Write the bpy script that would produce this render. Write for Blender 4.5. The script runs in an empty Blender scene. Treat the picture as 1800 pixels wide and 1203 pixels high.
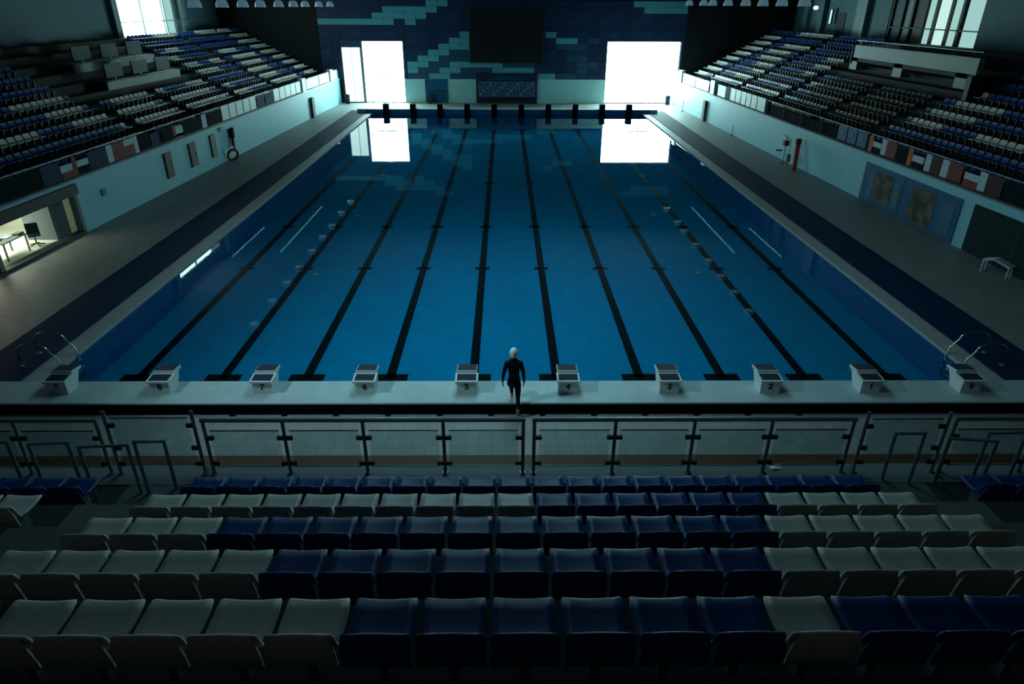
import bpy, math, random
from mathutils import Vector, Matrix
random.seed(7)
scene = bpy.context.scene
COL = scene.collection
R = math.radians

# ------------------------------------------------------------------ camera
CX, CY, CZ = -0.3193, -14.8142, 8.9902
P_, W_, O_ = 0.466863, 0.0126347, 0.0050778
cd = bpy.data.cameras.new('camera'); cam = bpy.data.objects.new('camera', cd); COL.objects.link(cam)
fw = Vector((math.sin(W_)*math.cos(P_), math.cos(W_)*math.cos(P_), -math.sin(P_)))
rt = Vector((math.cos(W_), -math.sin(W_), 0)); up = rt.cross(fw)
r2 = rt*math.cos(O_)+up*math.sin(O_); u2 = -rt*math.sin(O_)+up*math.cos(O_)
cam.matrix_world = Matrix(((r2.x,u2.x,-fw.x,CX),(r2.y,u2.y,-fw.y,CY),(r2.z,u2.z,-fw.z,CZ),(0,0,0,1)))
cd.sensor_width = 36; cd.sensor_fit = 'HORIZONTAL'; cd.lens = 36*1173.264/1800
cd.clip_start = .05; cd.clip_end = 300
scene.camera = cam

# ------------------------------------------------------------------ world + exposure
w = bpy.data.worlds.new('world'); scene.world = w; w.use_nodes = True
w.node_tree.nodes['Background'].inputs[0].default_value = (.030, .026, .024, 1)
w.node_tree.nodes['Background'].inputs[1].default_value = .95
scene.view_settings.view_transform = 'Standard'; scene.view_settings.look = 'None'
scene.view_settings.exposure = 0; scene.view_settings.gamma = 1
scene.view_settings.use_curve_mapping = False

# ------------------------------------------------------------------ lights (added unseen lamps under the roof, window daylight)
def spot(name, loc, target, energy, angle, blend, color, radius):
    d = bpy.data.lights.new(name, 'SPOT'); d.energy = energy; d.spot_size = R(angle); d.spot_blend = blend
    d.color = color; d.shadow_soft_size = radius
    o = bpy.data.objects.new(name, d); COL.objects.link(o); o.location = loc
    o.rotation_euler = (Vector(target)-Vector(loc)).to_track_quat('-Z', 'Y').to_euler()
    return o
ADDED_KEYLIGHTS = [((-13.0, -5.0, 12.2), (1.0, 4.0, 0), 3600, 74, 1.0)]  # key light added at upper left, no such lamp known
# added, unseen roof light to brighten the near half of the pool
ROOF_LIGHT = (-.6, 6.5, 12.7, 4.5, 15.0)      # centre x, y, z, width, length
sd = bpy.data.lights.new('added_roof_light', 'AREA'); sd.shape = 'RECTANGLE'; sd.size = ROOF_LIGHT[3]; sd.size_y = ROOF_LIGHT[4]
sd.energy = 660; sd.color = (.44, .88, 1.0); sd.spread = R(142)
so = bpy.data.objects.new('added_roof_light', sd); COL.objects.link(so); so.location = ROOF_LIGHT[:3]
WIN_FAR = 26.0     # daylight through the far glazing
WIN_TOP = 9.0      # daylight through the upper left window

# ------------------------------------------------------------------ materials
def mat(name, col, rough=.6, metal=0, var=.12, scale=3.0, spec=.5, bump=0, emit=None, estr=0, detail=4, coat=0):
    m = bpy.data.materials.new(name); m.use_nodes = True
    nt = m.node_tree; b = nt.nodes['Principled BSDF']
    b.inputs['Roughness'].default_value = rough; b.inputs['Metallic'].default_value = metal
    b.inputs['Specular IOR Level'].default_value = spec
    if coat: b.inputs['Coat Weight'].default_value = coat
    tc = nt.nodes.new('ShaderNodeTexCoord'); n = nt.nodes.new('ShaderNodeTexNoise')
    n.inputs['Scale'].default_value = scale; n.inputs['Detail'].default_value = detail
    nt.links.new(tc.outputs['Object'], n.inputs['Vector'])
    r = nt.nodes.new('ShaderNodeMix'); r.data_type = 'RGBA'
    c = Vector(col)
    r.inputs['A'].default_value = (*[max(0, x*(1-var)) for x in c], 1)
    r.inputs['B'].default_value = (*[min(1, x*(1+var)) for x in c], 1)
    nt.links.new(n.outputs['Fac'], r.inputs['Factor']); nt.links.new(r.outputs['Result'], b.inputs['Base Color'])
    if bump:
        bp = nt.nodes.new('ShaderNodeBump'); bp.inputs['Strength'].default_value = bump
        nt.links.new(n.outputs['Fac'], bp.inputs['Height']); nt.links.new(bp.outputs['Normal'], b.inputs['Normal'])
    if emit:
        b.inputs['Emission Color'].default_value = (*emit, 1); b.inputs['Emission Strength'].default_value = estr
    return m

def tile_mat(name, col, grout, size, rough=.4, var=.08, spec=.5):
    m = bpy.data.materials.new(name); m.use_nodes = True; nt = m.node_tree; b = nt.nodes['Principled BSDF']
    b.inputs['Roughness'].default_value = rough; b.inputs['Specular IOR Level'].default_value = spec
    tc = nt.nodes.new('ShaderNodeTexCoord'); br = nt.nodes.new('ShaderNodeTexBrick')
    br.offset = 0; br.inputs['Scale'].default_value = 1
    br.inputs['Brick Width'].default_value = size; br.inputs['Row Height'].default_value = size
    br.inputs['Mortar Size'].default_value = size*.03
    br.inputs['Color1'].default_value = (*[x*(1-var) for x in col], 1)
    br.inputs['Color2'].default_value = (*[x*(1+var) for x in col], 1)
    br.inputs['Mortar'].default_value = (*grout, 1)
    nt.links.new(tc.outputs['Object'], br.inputs['Vector'])
    n = nt.nodes.new('ShaderNodeTexNoise'); n.inputs['Scale'].default_value = .6; n.inputs['Detail'].default_value = 5
    nt.links.new(tc.outputs['Object'], n.inputs['Vector'])
    mx = nt.nodes.new('ShaderNodeMix'); mx.data_type = 'RGBA'; mx.blend_type = 'MULTIPLY'; mx.inputs['Factor'].default_value = .25
    nt.links.new(br.outputs['Color'], mx.inputs['A']); nt.links.new(n.outputs['Fac'], mx.inputs['B'])
    nt.links.new(mx.outputs['Result'], b.inputs['Base Color'])
    return m

def emit_mat(name, col, s):
    m = bpy.data.materials.new(name); m.use_nodes = True; nt = m.node_tree
    nt.nodes.remove(nt.nodes['Principled BSDF'])
    e = nt.nodes.new('ShaderNodeEmission'); e.inputs[0].default_value = (*col, 1); e.inputs[1].default_value = s
    nt.links.new(e.outputs[0], nt.nodes['Material Output'].inputs[0]); return m

def clear_mat(name, tint, rough, ior, wave=None):
    m = bpy.data.materials.new(name); m.use_nodes = True; nt = m.node_tree
    nt.nodes.remove(nt.nodes['Principled BSDF'])
    t = nt.nodes.new('ShaderNodeBsdfTransparent'); t.inputs[0].default_value = (*tint, 1)
    g = nt.nodes.new('ShaderNodeBsdfGlossy'); g.inputs['Roughness'].default_value = rough
    f = nt.nodes.new('ShaderNodeFresnel'); f.inputs[0].default_value = ior
    mx = nt.nodes.new('ShaderNodeMixShader')
    gm = nt.nodes.new('ShaderNodeNewGeometry'); iv = nt.nodes.new('ShaderNodeMath'); iv.operation = 'SUBTRACT'; iv.inputs[0].default_value = 1
    ml = nt.nodes.new('ShaderNodeMath'); ml.operation = 'MULTIPLY'       # reflect only where light enters the sheet
    nt.links.new(gm.outputs['Backfacing'], iv.inputs[1]); nt.links.new(iv.outputs[0], ml.inputs[0]); nt.links.new(f.outputs[0], ml.inputs[1])
    nt.links.new(ml.outputs[0], mx.inputs[0]); nt.links.new(t.outputs[0], mx.inputs[1]); nt.links.new(g.outputs[0], mx.inputs[2])
    if wave:
        tc = nt.nodes.new('ShaderNodeTexCoord'); n = nt.nodes.new('ShaderNodeTexNoise')
        n.inputs['Scale'].default_value = wave[0]; n.inputs['Detail'].default_value = 3
        nt.links.new(tc.outputs['Object'], n.inputs['Vector'])
        bp = nt.nodes.new('ShaderNodeBump'); bp.inputs['Strength'].default_value = wave[1]; bp.inputs['Distance'].default_value = .02
        nt.links.new(n.outputs['Fac'], bp.inputs['Height'])
        nt.links.new(bp.outputs['Normal'], g.inputs['Normal']); nt.links.new(bp.outputs['Normal'], f.inputs['Normal'])
    nt.links.new(mx.outputs[0], nt.nodes['Material Output'].inputs[0]); return m

M = dict(
    deck=tile_mat('deck_tile', (.30, .31, .30), (.22, .23, .22), .3, .55),
    deck_brown=mat('deck_brown', (.11, .042, .018), .6, scale=2),
    white_tile=tile_mat('white_tile', (.46, .60, .62), (.42, .54, .56), .25, .5, .04),
    wall_white=mat('wall_paint', (.24, .58, .67), .55, scale=1.2, var=.08),
    navy_tile=tile_mat('navy_tile', (.005, .032, .095), (.004, .022, .06), .25, .7, .08, .08),
    gutter=mat('gutter_grate', (.36, .38, .37), .6, scale=14, var=.3),
    pool_floor=tile_mat('pool_floor', (.003, .30, .50), (.003, .285, .48), .5, .8, .05, .0),
    pool_wall=tile_mat('pool_wall', (.008, .16, .36), (.006, .12, .3), .5, .8, .05, .1),
    lane=mat('lane_tile', (.003, .004, .006), .8, spec=.05),
    water=clear_mat('water', (.50, .84, .93), .012, 1.33, (.9, .035)),
    glass=clear_mat('clear_glass', (.80, .88, .88), .02, 1.45),
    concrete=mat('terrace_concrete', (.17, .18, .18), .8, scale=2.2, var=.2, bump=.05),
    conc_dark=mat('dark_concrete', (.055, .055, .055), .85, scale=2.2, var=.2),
    ledge=mat('ledge_concrete', (.19, .24, .25), .7, scale=2.2),
    steel=mat('brushed_steel', (.22, .28, .30), .45, .35, scale=8),
    chrome=mat('bright_steel', (.55, .6, .6), .2, 1, scale=8),
    clamp=mat('clamp_steel', (.03, .03, .035), .5, .4),
    white_seat=mat('white_seat_plastic', (.74, .74, .70), .40, scale=5, var=.06),
    blue_seat=mat('blue_seat_plastic', (.004, .07, .30), .42, scale=5, var=.1),
    black_seat=mat('black_seat_plastic', (.004, .005, .006), .5, scale=5, var=.1, spec=.25),  # seat plastic darkened to carry the balcony's shade
    block_white=mat('block_white', (.62, .72, .72), .5, scale=6, var=.06),
    block_pad=mat('block_pad', (.012, .016, .040), .8, scale=30, var=.2),
    ink=mat('number_ink', (.006, .01, .02), .6),
    far_dark=mat('far_wall_dark', (.0035, .006, .010), .8, scale=.6),
    p_light=mat('panel_light', (.11, .40, .47), .5, scale=2, var=.1),
    p_mid=mat('panel_mid', (.012, .075, .13), .5, scale=2, var=.12),
    p_dark0=mat('panel_dark_a', (.002, .030, .095), .55, scale=2, var=.12),
    p_dark1=mat('panel_dark_b', (.002, .021, .075), .55, scale=2, var=.12),
    p_dark2=mat('panel_dark_c', (.003, .038, .10), .55, scale=2, var=.12),
    band=mat('far_wall_band', (.42, .72, .72), .55, scale=1.2, var=.12),
    black=mat('black_panel', (.006, .0055, .005), .6, scale=2),
    board_navy=mat('board_navy', (.004, .014, .045), .6, scale=3),
    board_blue=mat('board_blue', (.006, .105, .23), .6, scale=3, spec=.25),
    board_pale=mat('board_pale', (.06, .15, .25), .5, scale=9, var=.4),
    daylight=emit_mat('daylight_pane', (.60, .98, .95), WIN_FAR),
    daylight_side=emit_mat('daylight_pane_side', (.62, .98, .95), WIN_FAR*.10),
    daylight_top=emit_mat('daylight_top', (.60, .98, .95), WIN_TOP),
    daylight_dim=emit_mat('daylight_dim', (.45, .80, .76), .75),
    frame=mat('window_frame', (.20, .24, .25), .5),
    frame_dark=mat('dark_frame', (.02, .022, .024), .6),
    upper_wall=mat('upper_wall', (.06, .14, .17), .7, scale=1.5, var=.2),
    column=mat('pale_column', (.22, .29, .29), .6, scale=2),
    brown=mat('brown_panel', (.085, .07, .05), .65, scale=4, var=.3),
    grey_box=mat('grey_box', (.14, .17, .18), .6, scale=4),
    red=mat('red_plastic', (.50, .035, .012), .45, scale=5),
    orange=mat('orange_cloth', (.50, .10, .02), .7, scale=5),
    cloth_red=mat('red_cloth', (.22, .025, .022), .75, scale=5),
    cloth_white=mat('white_cloth', (.50, .62, .66), .7, scale=5),
    cloth_dark=mat('dark_cloth', (.006, .016, .020), .9, scale=5, spec=.1),
    cloth_blue=mat('blue_cloth', (.005, .035, .085), .85, scale=5, var=.3),
    panel_white=mat('rail_panel', (.62, .74, .74), .5, scale=3),
    ceiling=mat('ceiling_dark', (.016, .026, .034), .9, scale=.5),
    lamp_glow=emit_mat('lamp_glow', (.35, .72, .95), .7),
    keylight_glow=emit_mat('keylight_glow', (.7, .95, 1.0), 3),
    strip=emit_mat('streak_lamp_glow', (.25, .8, 1.0), 1.7),  # glow of the added lamps that streak the water
    lamp_shell=mat('lamp_shell', (.10, .13, .14), .5, .6),
    room_white=mat('room_white', (.75, .75, .66), .6, scale=2),
    green=mat('green_panel', (.003, .028, .032), .75, scale=2, var=.25, spec=.15),
    suit=mat('black_suit', (.003, .0035, .006), .7, scale=12, spec=.2),
    skin=mat('skin', (.46, .17, .12), .5, scale=12),
    cap=mat('white_cap', (.86, .90, .86), .45, scale=12, var=.03),
    screen=mat('desk_screen', (.022, .055, .075), .6, scale=2, spec=.2),
    acrylic=mat('lamp_acrylic', (.25, .35, .4), .4, emit=(.30, .62, .78), estr=.16),
    photo=mat('poster_photo', (.075, .052, .036), .7, scale=1.6, var=.95, detail=6),
)

for mn in ('photo', 'board_pale'):      # blotchy print
    nt = M[mn].node_tree; nz = next(n for n in nt.nodes if n.type == 'TEX_NOISE'); mr = nt.nodes.new('ShaderNodeMapRange')
    mr.inputs['From Min'].default_value = .38; mr.inputs['From Max'].default_value = .64
    mx = next(n for n in nt.nodes if n.type == 'MIX')
    nt.links.new(nz.outputs['Fac'], mr.inputs['Value']); nt.links.new(mr.outputs['Result'], mx.inputs['Factor'])

# ------------------------------------------------------------------ mesh helpers
class MB:
    def __init__(s): s.v = []; s.f = []; s.mi = []; s.cur = 0
    def add(s, vs, fs):
        b = len(s.v); s.v += [tuple(p) for p in vs]
        for f in fs: s.f.append(tuple(b+i for i in f)); s.mi.append(s.cur)
    def hexa(s, p):   # 8 points: bottom 4 ccw, top 4
        s.add(p, [(3,2,1,0),(4,5,6,7),(0,1,5,4),(1,2,6,5),(2,3,7,6),(3,0,4,7)]); return s
    def box(s, x0, x1, y0, y1, z0, z1):
        return s.hexa([(x0,y0,z0),(x1,y0,z0),(x1,y1,z0),(x0,y1,z0),(x0,y0,z1),(x1,y0,z1),(x1,y1,z1),(x0,y1,z1)])
    def bbox(s, x0, x1, y0, y1, z0, z1, b=.01):   # box with chamfered vertical and top edges
        pts = []
        def ring(i, z): return [(x0+i+b,y0+i,z),(x1-i-b,y0+i,z),(x1-i,y0+i+b,z),(x1-i,y1-i-b,z),(x1-i-b,y1-i,z),(x0+i+b,y1-i,z),(x0+i,y1-i-b,z),(x0+i,y0+i+b,z)]
        rings = [ring(0,z0), ring(0,z1-b), ring(b,z1)]
        vs = sum(rings, []); fs = []
        for k in range(2):
            for i in range(8):
                j = (i+1) % 8; fs.append((k*8+i,k*8+j,k*8+8+j,k*8+8+i))
        fs.append(tuple(range(7,-1,-1))); fs.append(tuple(range(16,24)))
        s.add(vs, fs); return s
    def extr(s, poly, axis, a0, a1):   # polygon in the plane normal to axis (x: (y,z); y: (x,z); z: (x,y))
        n = len(poly)
        def P(p, a): return (a,p[0],p[1]) if axis == 'x' else (p[0],a,p[1]) if axis == 'y' else (p[0],p[1],a)
        vs = [P(p,a0) for p in poly]+[P(p,a1) for p in poly]
        fs = [tuple(range(n-1,-1,-1)), tuple(range(n,2*n))]+[(i,(i+1)%n,n+(i+1)%n,n+i) for i in range(n)]
        s.add(vs, fs); return s
    def tube(s, pts, r, n=8, closed=False):
        pts = [Vector(p) for p in pts]; rings = []
        m = len(pts); rr = r if isinstance(r, (list, tuple)) else [r]*m
        ref = None
        for i, p in enumerate(pts):
            a = pts[(i-1) % m] if (i > 0 or closed) else p; b = pts[(i+1) % m] if (i < m-1 or closed) else p
            t = (b-a).normalized()
            if ref is None: ref = Vector((0,0,1)) if abs(t.z) < .9 else Vector((1,0,0))
            u = (ref-t*ref.dot(t)).normalized(); v = t.cross(u); ref = u
            rings.append([p+(u*math.cos(2*math.pi*k/n)+v*math.sin(2*math.pi*k/n))*rr[i] for k in range(n)])
        vs = sum(rings, []); fs = []
        for i in range(m if closed else m-1):
            j = (i+1) % m
            for k in range(n): fs.append((i*n+k, i*n+(k+1)%n, j*n+(k+1)%n, j*n+k))
        if not closed: fs += [tuple(range(n-1,-1,-1)), tuple(range((m-1)*n, m*n))]
        s.add(vs, fs); return s
    def lathe(s, prof, n=16, c=(0,0,0), axis='z'):
        vs = []; fs = []
        for r, z in prof:
            for k in range(n):
                a = 2*math.pi*k/n; x, y = r*math.cos(a), r*math.sin(a)
                p = (x,y,z) if axis == 'z' else (x,z,y) if axis == 'y' else (z,x,y)
                vs.append((p[0]+c[0],p[1]+c[1],p[2]+c[2]))
        m = len(prof)
        for i in range(m-1):
            for k in range(n): fs.append((i*n+k, i*n+(k+1)%n, (i+1)*n+(k+1)%n, (i+1)*n+k))
        fs += [tuple(range(n-1,-1,-1)), tuple(range((m-1)*n, m*n))]
        s.add(vs, fs); return s
    def mesh(s, name, mats, smooth=False):
        me = bpy.data.meshes.new(name); me.from_pydata(s.v, [], s.f)
        mats = mats if isinstance(mats, (list, tuple)) else [mats]
        for m in mats: me.materials.append(m)
        me.polygons.foreach_set('material_index', s.mi)
        if smooth: me.polygons.foreach_set('use_smooth', [True]*len(me.polygons))
        me.update(); return me
    def build(s, name, mats, parent=None, smooth=False, loc=None, rz=0):
        return obj(name, s.mesh(name, mats, smooth), parent, loc, rz)

def obj(name, me, parent=None, loc=None, rz=0):
    o = bpy.data.objects.new(name, me); COL.objects.link(o)
    if parent: o.parent = parent
    if loc: o.location = loc
    if rz: o.rotation_euler.z = rz
    return o
def tag(o, label=None, cat=None, group=None, kind=None):
    if label: o['label'] = label
    if cat: o['category'] = cat
    if group: o['group'] = group
    if kind: o['kind'] = kind
    return o
def empty(name, loc, rz=0, **k):
    o = bpy.data.objects.new(name, None); COL.objects.link(o); o.location = loc; o.rotation_euler.z = rz
    o.empty_display_size = .1
    return tag(o, **k)
def struct(name, mb, m, parent=None, label=None, smooth=False):
    o = mb.build(name, m, parent, smooth)
    if not parent: o['kind'] = 'structure'
    if label: o['label'] = label
    return o
ORD = 'first second third fourth fifth sixth seventh eighth ninth tenth eleventh twelfth thirteenth fourteenth fifteenth sixteenth seventeenth eighteenth nineteenth twentieth'.split()
TEN = {2:('twentieth','twenty'),3:('thirtieth','thirty'),4:('fortieth','forty'),5:('fiftieth','fifty'),6:('sixtieth','sixty'),7:('seventieth','seventy'),8:('eightieth','eighty')}
def nth(n):
    if n <= 20: return ORD[n-1]
    return TEN[n//10][0] if n % 10 == 0 else TEN[n//10][1]+'-'+ORD[n % 10-1]
NUM = 'zero one two three four five six seven eight nine'.split()

def XL(Y): return -18.5+.0375*(Y-13)
def XR(Y): return 18.5-.041*(Y-12)
def SX(side, u, v): return XL(u)-v if side < 0 else XR(u)+v
def wbox(mb, side, u0, u1, v0, v1, z0, z1):    # box along a side wall; v grows away from the pool
    p = [(SX(side,u0,v0),u0),(SX(side,u0,v1),u0),(SX(side,u1,v1),u1),(SX(side,u1,v0),u1)]
    if side < 0: p = [p[1],p[0],p[3],p[2]]
    return mb.hexa([(x,y,z0) for x,y in p]+[(x,y,z1) for x,y in p])

# ================================================================== POOL
floor_z = .10; D = 1.02
pb = struct('pool_basin', MB().box(-12.5,12.5,0,50,-D-.2,-D), M['pool_floor'], label='blue tiled floor of the swimming pool')
for nm, b in (('pool_side', (-12.9,-12.5,.001,49.999,-D-.2,-.03)), ('pool_side', (12.5,12.9,.001,49.999,-D-.2,-.03)),
              ('pool_end', (-13.2,13.2,-.25,0,-D-.2,-.11)), ('pool_end', (-13.2,13.2,50,50.25,-D-.2,-.11))):
    MB().box(*b).build(nm, M['pool_wall'], pb)
lanes = [-11.25+2.5*i for i in range(10)]
for x in lanes:
    m = MB().box(x-.14, x+.14, 2.6, 47.6, -D-.01, -D+.012)
    m.box(x-.52, x+.52, 2.42, 2.86, -D-.01, -D+.012); m.box(x-.52, x+.52, 47.4, 47.66, -D-.01, -D+.012)
    for yy in (12.0, 18.0, 27.3, 34.1): m.box(x-.30, x+.30, yy-.13, yy+.13, -D-.01, -D+.012)
    m.build('lane_line', M['lane'], pb)
for x, y in ((-8.13,19.9),(7.7,20.2),(-8.15,11.3),(7.8,11.5),(8.8,29.3),(-8.3,29.5)):
    MB().lathe([(.0,-D),(.13,-D),(.13,-D+.02),(.09,-D+.03),(0,-D+.03)], 12, (x,y,0)).build('floor_inlet', M['gutter'], pb)
wa = MB(); wa.add([(-12.5,0,0),(12.5,0,0),(12.5,50,0),(-12.5,50,0)], [(0,1,2,3)])
tag(wa.build('pool_water', M['water']), 'still blue water filling the ten lane swimming pool', 'water', kind='stuff')

# gutters and navy bands along both sides
for s, nm in ((-1,'left'),(1,'right')):
    x0, x1 = sorted((s*12.5, s*13.1)); 
    struct('trim_gutter_'+nm, MB().box(x0,x1,.021,49.979,-.029,floor_z-.03), M['gutter'], label='pale overflow gutter grating along the %s pool edge' % nm)
    x0, x1 = sorted((s*13.101, s*14.749))
    struct('trim_band_'+nm, MB().box(x0,x1,-1.07,51.5,-.3,floor_z+.004), M['navy_tile'], label='dark navy tiled band along the %s pool deck' % nm)
# deck
dk = struct('floor', MB().box(-22,-14.75,-8,57,-.3,floor_z).box(14.75,22,-8,57,-.3,floor_z)
            .box(-14.75,14.75,51.1,57,-.3,floor_z).box(-14.75,14.75,-2.74,-1.07,-.3,floor_z), M['deck'], label='grey tiled pool deck around the water')
MB().box(-14.75,14.75,-6.9,-2.74,-.3,floor_z).build('brown_tile_band', M['deck_brown'], dk)
# raised end platforms
for nm, a, b in (('near',-1.07,.0),('far',50.0,51.1)):
    e = struct('trim_end_platform_'+nm, MB().bbox(-13.9,13.9,a,b,floor_z-.2,.42,.02), M['white_tile'], label='raised white end wall platform at the %s end' % nm)
    if nm == 'near':
        MB().box(-13.9,13.9,a-.02,a-.001,floor_z-.1,.37).build('shaded_riser', M['lane'], e)  # shade of the rear face put into a black strip
        for i in range(12):
            x = -6.9+i*1.25
            MB().box(x-.06,x+.06,a-.1,a-.02,floor_z-.01,floor_z+.035).build('riser_drain', M['lane'], e)
    else:
        MB().box(-13.2,13.2,49.96,49.999,-.09,.40).build('blue_face', M['pool_wall'], e)

# ================================================================== STARTING BLOCKS
def text_mesh(s, size):
    c = bpy.data.curves.new('t', 'FONT'); c.body = s; c.size = size; c.extrude = .004; c.align_x = 'CENTER'; c.align_y = 'CENTER'
    c.offset = .006
    o = bpy.data.objects.new('t', c); COL.objects.link(o)
    dg = bpy.context.evaluated_depsgraph_get(); me = bpy.data.meshes.new_from_object(o.evaluated_get(dg))
    bpy.data.objects.remove(o); return me
# local: x across, y towards the pool, z up, origin on the platform top under the rear edge
ped = MB()
ped.extr([(.02,0),(.42,0),(.60,.30),(.66,.44),(-.02,.37),(.02,.25)], 'x', -.24, -.20)
ped.extr([(.02,0),(.42,0),(.60,.30),(.66,.44),(-.02,.37),(.02,.25)], 'x', .20, .24)
ped.box(-.20,.20,.02,.06,0,.35)
ped.box(-.20,.20,.40,.44,0,.30)
ped_me = ped.mesh('pedestal', M['block_white'])
step = MB(); step.hexa([(-.28,-.04,.345),(.28,-.04,.345),(.28,.36,.375),(-.28,.36,.375),(-.28,-.04,.385),(.28,-.04,.385),(.28,.36,.415),(-.28,.36,.415)])
step_me = step.mesh('rear_step', M['block_white'])
spad = MB(); spad.hexa([(-.235,.01,.386),(.235,.01,.386),(.235,.29,.408),(-.235,.29,.408),(-.235,.01,.394),(.235,.01,.394),(.235,.29,.416),(-.235,.29,.416)])
spad_me = spad.mesh('step_pad', M['block_pad'])
plat = MB(); plat.hexa([(-.25,.34,.40),(.25,.34,.40),(.25,.74,.36),(-.25,.74,.36),(-.25,.34,.475),(.25,.34,.475),(.25,.74,.435),(-.25,.74,.435)])
plat_me = plat.mesh('platform', M['block_white'])
ppad = MB(); ppad.hexa([(-.235,.37,.473),(.235,.37,.473),(.235,.735,.436),(-.235,.735,.436),(-.235,.37,.483),(.235,.37,.483),(.235,.735,.446),(-.235,.735,.446)])
ppad_me = ppad.mesh('platform_pad', M['block_pad'])
front_me = MB().box(-.245,.245,.741,.75,.10,.43).mesh('backlit_plate', M['block_pad'])  # far blocks only, backlit shade put into its dark colour
bar_me = MB().tube([(-.2,.70,.30),(-.2,.78,.25),(.2,.78,.25),(.2,.70,.30)], .014, 6).mesh('hand_bar', M['steel'])
for end in (0, 1):
    for i, x in enumerate(lanes):
        num = 9-i
        if end == 0:
            o = empty('starting_block', (x, -.68, .42), label='white starting block of lane %s at the near pool end' % NUM[num], cat='starting block', group='starting blocks at the near end')
        else:
            o = empty('starting_block', (x, 50.68, .42), math.pi, label='backlit starting block on the far end wall, %s from the left' % nth(i+1), cat='starting block', group='starting blocks at the far end')
        for nm, me in (('pedestal',ped_me),('rear_step',step_me),('step_pad',spad_me),('platform',plat_me),('platform_pad',ppad_me),('hand_bar',bar_me)):
            obj(nm, me, o)
        if end == 0:
            t = obj('lane_number', text_mesh(str(num), .22), o, (0, .017, .20)); t.rotation_euler = (R(90),0,0)
            t.data.materials.clear(); t.data.materials.append(M['ink'])
        else:
            obj('backlit_plate', front_me, o)
            MB().box(-.26,.26,.76,.80,-.75,.46).build('silhouette_plate', M['lane'], o)  # black sheet added for the backlit block's dark outline

# ================================================================== FAR WALL
WY = 57.0
LW = (-16.45, -10.3, .12, 5.87); RW = (9.83, 17.15, .12, 5.92)
fwm = MB()
for x0, x1, z0, z1 in ((-29,LW[0],0,13),(LW[1],RW[0],0,13),(RW[1],29,0,13),(LW[0],LW[1],LW[3],13),(RW[0],RW[1],RW[3],13),(LW[0],LW[1],0,LW[2]),(RW[0],RW[1],0,RW[2])):
    fwm.box(x0,x1,WY,WY+.5,z0,z1)
fwall = struct('wall_far', fwm, M['far_dark'], label='dark blue panelled end wall with lit glazing')
MB().box(LW[1]+.01,RW[0]-.01,WY-.03,WY-.001,floor_z,2.38).build('pale_lower_band', M['band'], fwall)
light = {7:[4],6:[3,4,13,14],5:[2,3,4],4:[1,2],3:[0,1],2:[-1,0,3,4,5,6,7],1:[-1,2,3,7,8,9,10],0:[1,2,11,12],
         12:[1,2,20,21,22,23,24],11:[-3,-2,-1,0,1,21,22,23,24],10:[-4,-3,-2,-1,0],9:[-9,-8,-7,-6,-5,-4,-3,-1]}
light[7] = light[7]+[12]
mid = {4:[3,4],3:[2,3,4,14,15],2:[1,2,8,9,10,15,16],1:[0,1,4,5,6,15],0:[-1,0,3,4,5,13,14],5:[13,14,15],8:[5],6:[16,17]}
cw, ch = 1.053, .5435
cellme = {k: MB().bbox(.008-0,cw-.008,-.035,0,.008,ch-.008,.006).mesh('wall_panel', M[k]) for k in ('p_light','p_mid','p_dark0','p_dark1','p_dark2')}
rest = MB(); count = 0
for j in range(13):
    for k in range(-9, 25):
        x0 = -8.91+cw*k; z0 = 2.38+ch*j; x1 = x0+cw; z1 = z0+ch
        def hit(a): return x1 > a[0]+.05 and x0 < a[1]-.05 and z1 > a[2]+.05 and z0 < a[3]-.05
        w_hit = LW if hit(LW) else RW if hit(RW) else None
        if w_hit:      # cut panels around the glazing
            pcs = []
            if x0 < w_hit[0]-.05: pcs.append((x0+.008, w_hit[0]-.01, z0, z1))
            if x1 > w_hit[1]+.05: pcs.append((w_hit[1]+.01, x1-.008, z0, z1))
            if z1 > w_hit[3]+.05: pcs.append((max(x0,w_hit[0])+.008, min(x1,w_hit[1])-.008, w_hit[3]+.01, z1))
            for a_, b_, c_, d_ in pcs: MB().box(a_,b_,WY-.035,WY,c_+.008,d_-.008).build('wall_panel', M['p_dark1'], fwall); count += 1
            continue
        if -3.4 > x1 and False: continue
        if x0 > -3.75 and x1 < 3.6 and 4.3 < z0 and z1 < 8.6: continue     # behind the scoreboard
        key = 'p_light' if k in light.get(j, []) else 'p_mid' if k in mid.get(j, []) else ('p_dark0','p_dark1','p_dark2')[(k*7+j*5+(k*j) % 3) % 3]
        if count < 290 or key == 'p_light':
            obj('wall_panel', cellme[key], fwall, (x0, WY, z0)); count += 1
        else:
            rest.box(x0+.008,x1-.008,WY-.035,WY,z0+.008,z1-.008)
if rest.v:
    o = rest.build('wall_panels_rest', M['p_dark1'], fwall); o['kind'] = 'stuff'
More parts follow.
